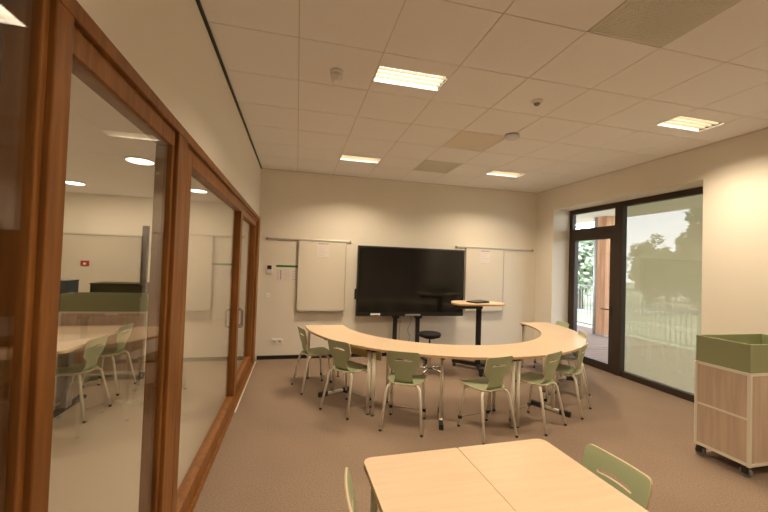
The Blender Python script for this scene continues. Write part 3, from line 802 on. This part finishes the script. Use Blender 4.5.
def tree(x, y, z0, hgt, rad, mat, label, n=2600, shape='round', leaf=0.16, group=None):
    rnd = random.Random(int(x*31+y*17))
    t = thing('conifer_tree' if shape == 'cone' else 'leafy_tree', label, 'tree', (x, y, z0), 0, group)
    tr = MB().tube([(0, 0, 0), (0.05, 0, hgt*0.4), (0, 0.05, hgt*0.85)], rad*0.09, 8, r2=rad*0.03)
    blobs = []
    if shape == 'cone':
        for k in range(60):
            f = k/59; rr = rad*(1-f)**0.8
            a = rnd.uniform(0, 2*PI); q = rr*rnd.uniform(0.35, 1)
            blobs.append((q*math.cos(a), q*math.sin(a), hgt*(0.1+0.9*f), 0.16*rad+0.25*rr))
    else:
        for k in range(46):
            a = rnd.uniform(0, 2*PI); u = rnd.uniform(-1, 1); s = math.sqrt(1-u*u)
            q = rad*rnd.uniform(0.35, 0.78)
            blobs.append((q*s*math.cos(a), q*s*math.sin(a), hgt*0.57+q*u*hgt*0.5/rad, rad*rnd.uniform(0.22, 0.42)))
    for (bx, by, bz, br) in blobs[::6]:
        tr.tube([(0, 0, hgt*0.3), (bx*0.6, by*0.6, bz*0.85), (bx, by, bz)], rad*0.03, 5, r2=rad*0.01)
    tr.build('trunk', M['bark'], t)
    fo = MB(); bm = fo.bm
    for k in range(n):
        bx, by, bz, br = blobs[rnd.randrange(len(blobs))]
        v = Vector((rnd.gauss(0, 1), rnd.gauss(0, 1), rnd.gauss(0, 1))).normalized()*br*rnd.uniform(0.55, 1.05)
        p = Vector((bx, by, bz))+v
        if p.z < 0.05: continue
        a = Vector((rnd.gauss(0, 1), rnd.gauss(0, 1), rnd.gauss(0, 1))).normalized()
        b = a.orthogonal().normalized(); s = leaf*rnd.uniform(0.7, 1.4)
        vs = [bm.verts.new(p+a*s), bm.verts.new(p+b*s*0.5), bm.verts.new(p-a*s), bm.verts.new(p-b*s*0.5)]
        bm.faces.new(vs)
    me = bpy.data.meshes.new('foliage'); bm.to_mesh(me); bm.free(); me.materials.append(mat)
    o = bpy.data.objects.new('foliage', me); C.objects.link(o); o.parent = t
    return t
G = 'garden trees beyond the railing'
tree(16.3, 17.0, -0.5, 4.6, 2.3, M['leafpale'], 'pale green tree filling the view through the glass door', 5000, 'round', 0.17, G)
tree(18.6, 20.4, -0.5, 5.2, 2.4, M['leafpale'], 'pale green tree just right of the post, behind the glass door', 4000, 'round', 0.17, G)
tree(21.4, 17.2, -0.5, 4.6, 1.15, M['leaf'], 'rounded mid green tree at the left of the wide window', 3500, 'round', 0.14, G)
tree(23.55, 17.75, -0.5, 3.8, 1.1, M['leaf'], 'low mid green tree in the dip of the tree line', 3500, 'round', 0.14, G)
tree(24.6, 16.6, -0.5, 4.9, 1.2, M['leaf'], 'mid green tree left of the tall dark conifer', 3500, 'round', 0.14, G)
tree(22.6, 15.0, -0.5, 6.7, 1.75, M['leafdark'], 'tall dark conifer at the right edge of the wide window', 6500, 'cone', 0.17, G)
for k, (tx, ty, lb) in enumerate(((27.5, 22.0, 'low hedge bush behind the rounded tree, left in the wide window'), (30.0, 20.6, 'low hedge bush behind the dip of the tree line'), (30.5, 17.6, 'low hedge bush behind the tall conifer'))):
    tree(tx, ty, -0.5, 3.7, 1.7, M['leaf'], lb, 2600, 'round', 0.2, G)

# ------------------------------------------------------------------ sky
w = bpy.data.worlds.new('overcast'); bpy.context.scene.world = w; w.use_nodes = True
nt = w.node_tree; bg = nt.nodes['Background']
tc = nt.nodes.new('ShaderNodeTexCoord'); sx = nt.nodes.new('ShaderNodeSeparateXYZ'); cr = nt.nodes.new('ShaderNodeValToRGB')
cr.color_ramp.elements[0].position = 0.0; cr.color_ramp.elements[0].color = (0.93, 0.97, 1.0, 1)
cr.color_ramp.elements[1].position = 0.6; cr.color_ramp.elements[1].color = (0.74, 0.84, 0.95, 1)
nt.links.new(tc.outputs['Generated'], sx.inputs[0]); nt.links.new(sx.outputs['Z'], cr.inputs['Fac'])
nt.links.new(cr.outputs['Color'], bg.inputs['Color']); bg.inputs['Strength'].default_value = 6.0

# ------------------------------------------------------------------ camera
f, yaw, pitch, roll = 359.5912, 0.236939, 0.022852, 0.033348
fw = Vector((math.sin(yaw)*math.cos(pitch), math.cos(yaw)*math.cos(pitch), math.sin(pitch)))
r0 = Vector((math.cos(yaw), -math.sin(yaw), 0)); u0 = r0.cross(fw)
rt = math.cos(roll)*r0+math.sin(roll)*u0; up = -math.sin(roll)*r0+math.cos(roll)*u0
cd = bpy.data.cameras.new('camera'); cd.sensor_width = 36; cd.lens = 36*f/768; cd.clip_start = 0.02; cd.clip_end = 300
co = bpy.data.objects.new('camera', cd); C.objects.link(co)
mw = Matrix((rt, up, -fw)).transposed().to_4x4(); mw.translation = Vector((0.7364, -0.15955, 1.64922))
co.matrix_world = mw
sc = bpy.context.scene
sc.camera = co
sc.view_settings.view_transform = 'Standard'; sc.view_settings.look = 'None'
sc.view_settings.exposure = 0.16; sc.view_settings.gamma = 1.0
try: sc.view_settings.use_curve_mapping = False
except Exception: pass
sc.cycles.transparent_max_bounces = 24
sc.cycles.max_bounces = 12
sc.cycles.diffuse_bounces = 6
sc.cycles.use_denoising = True
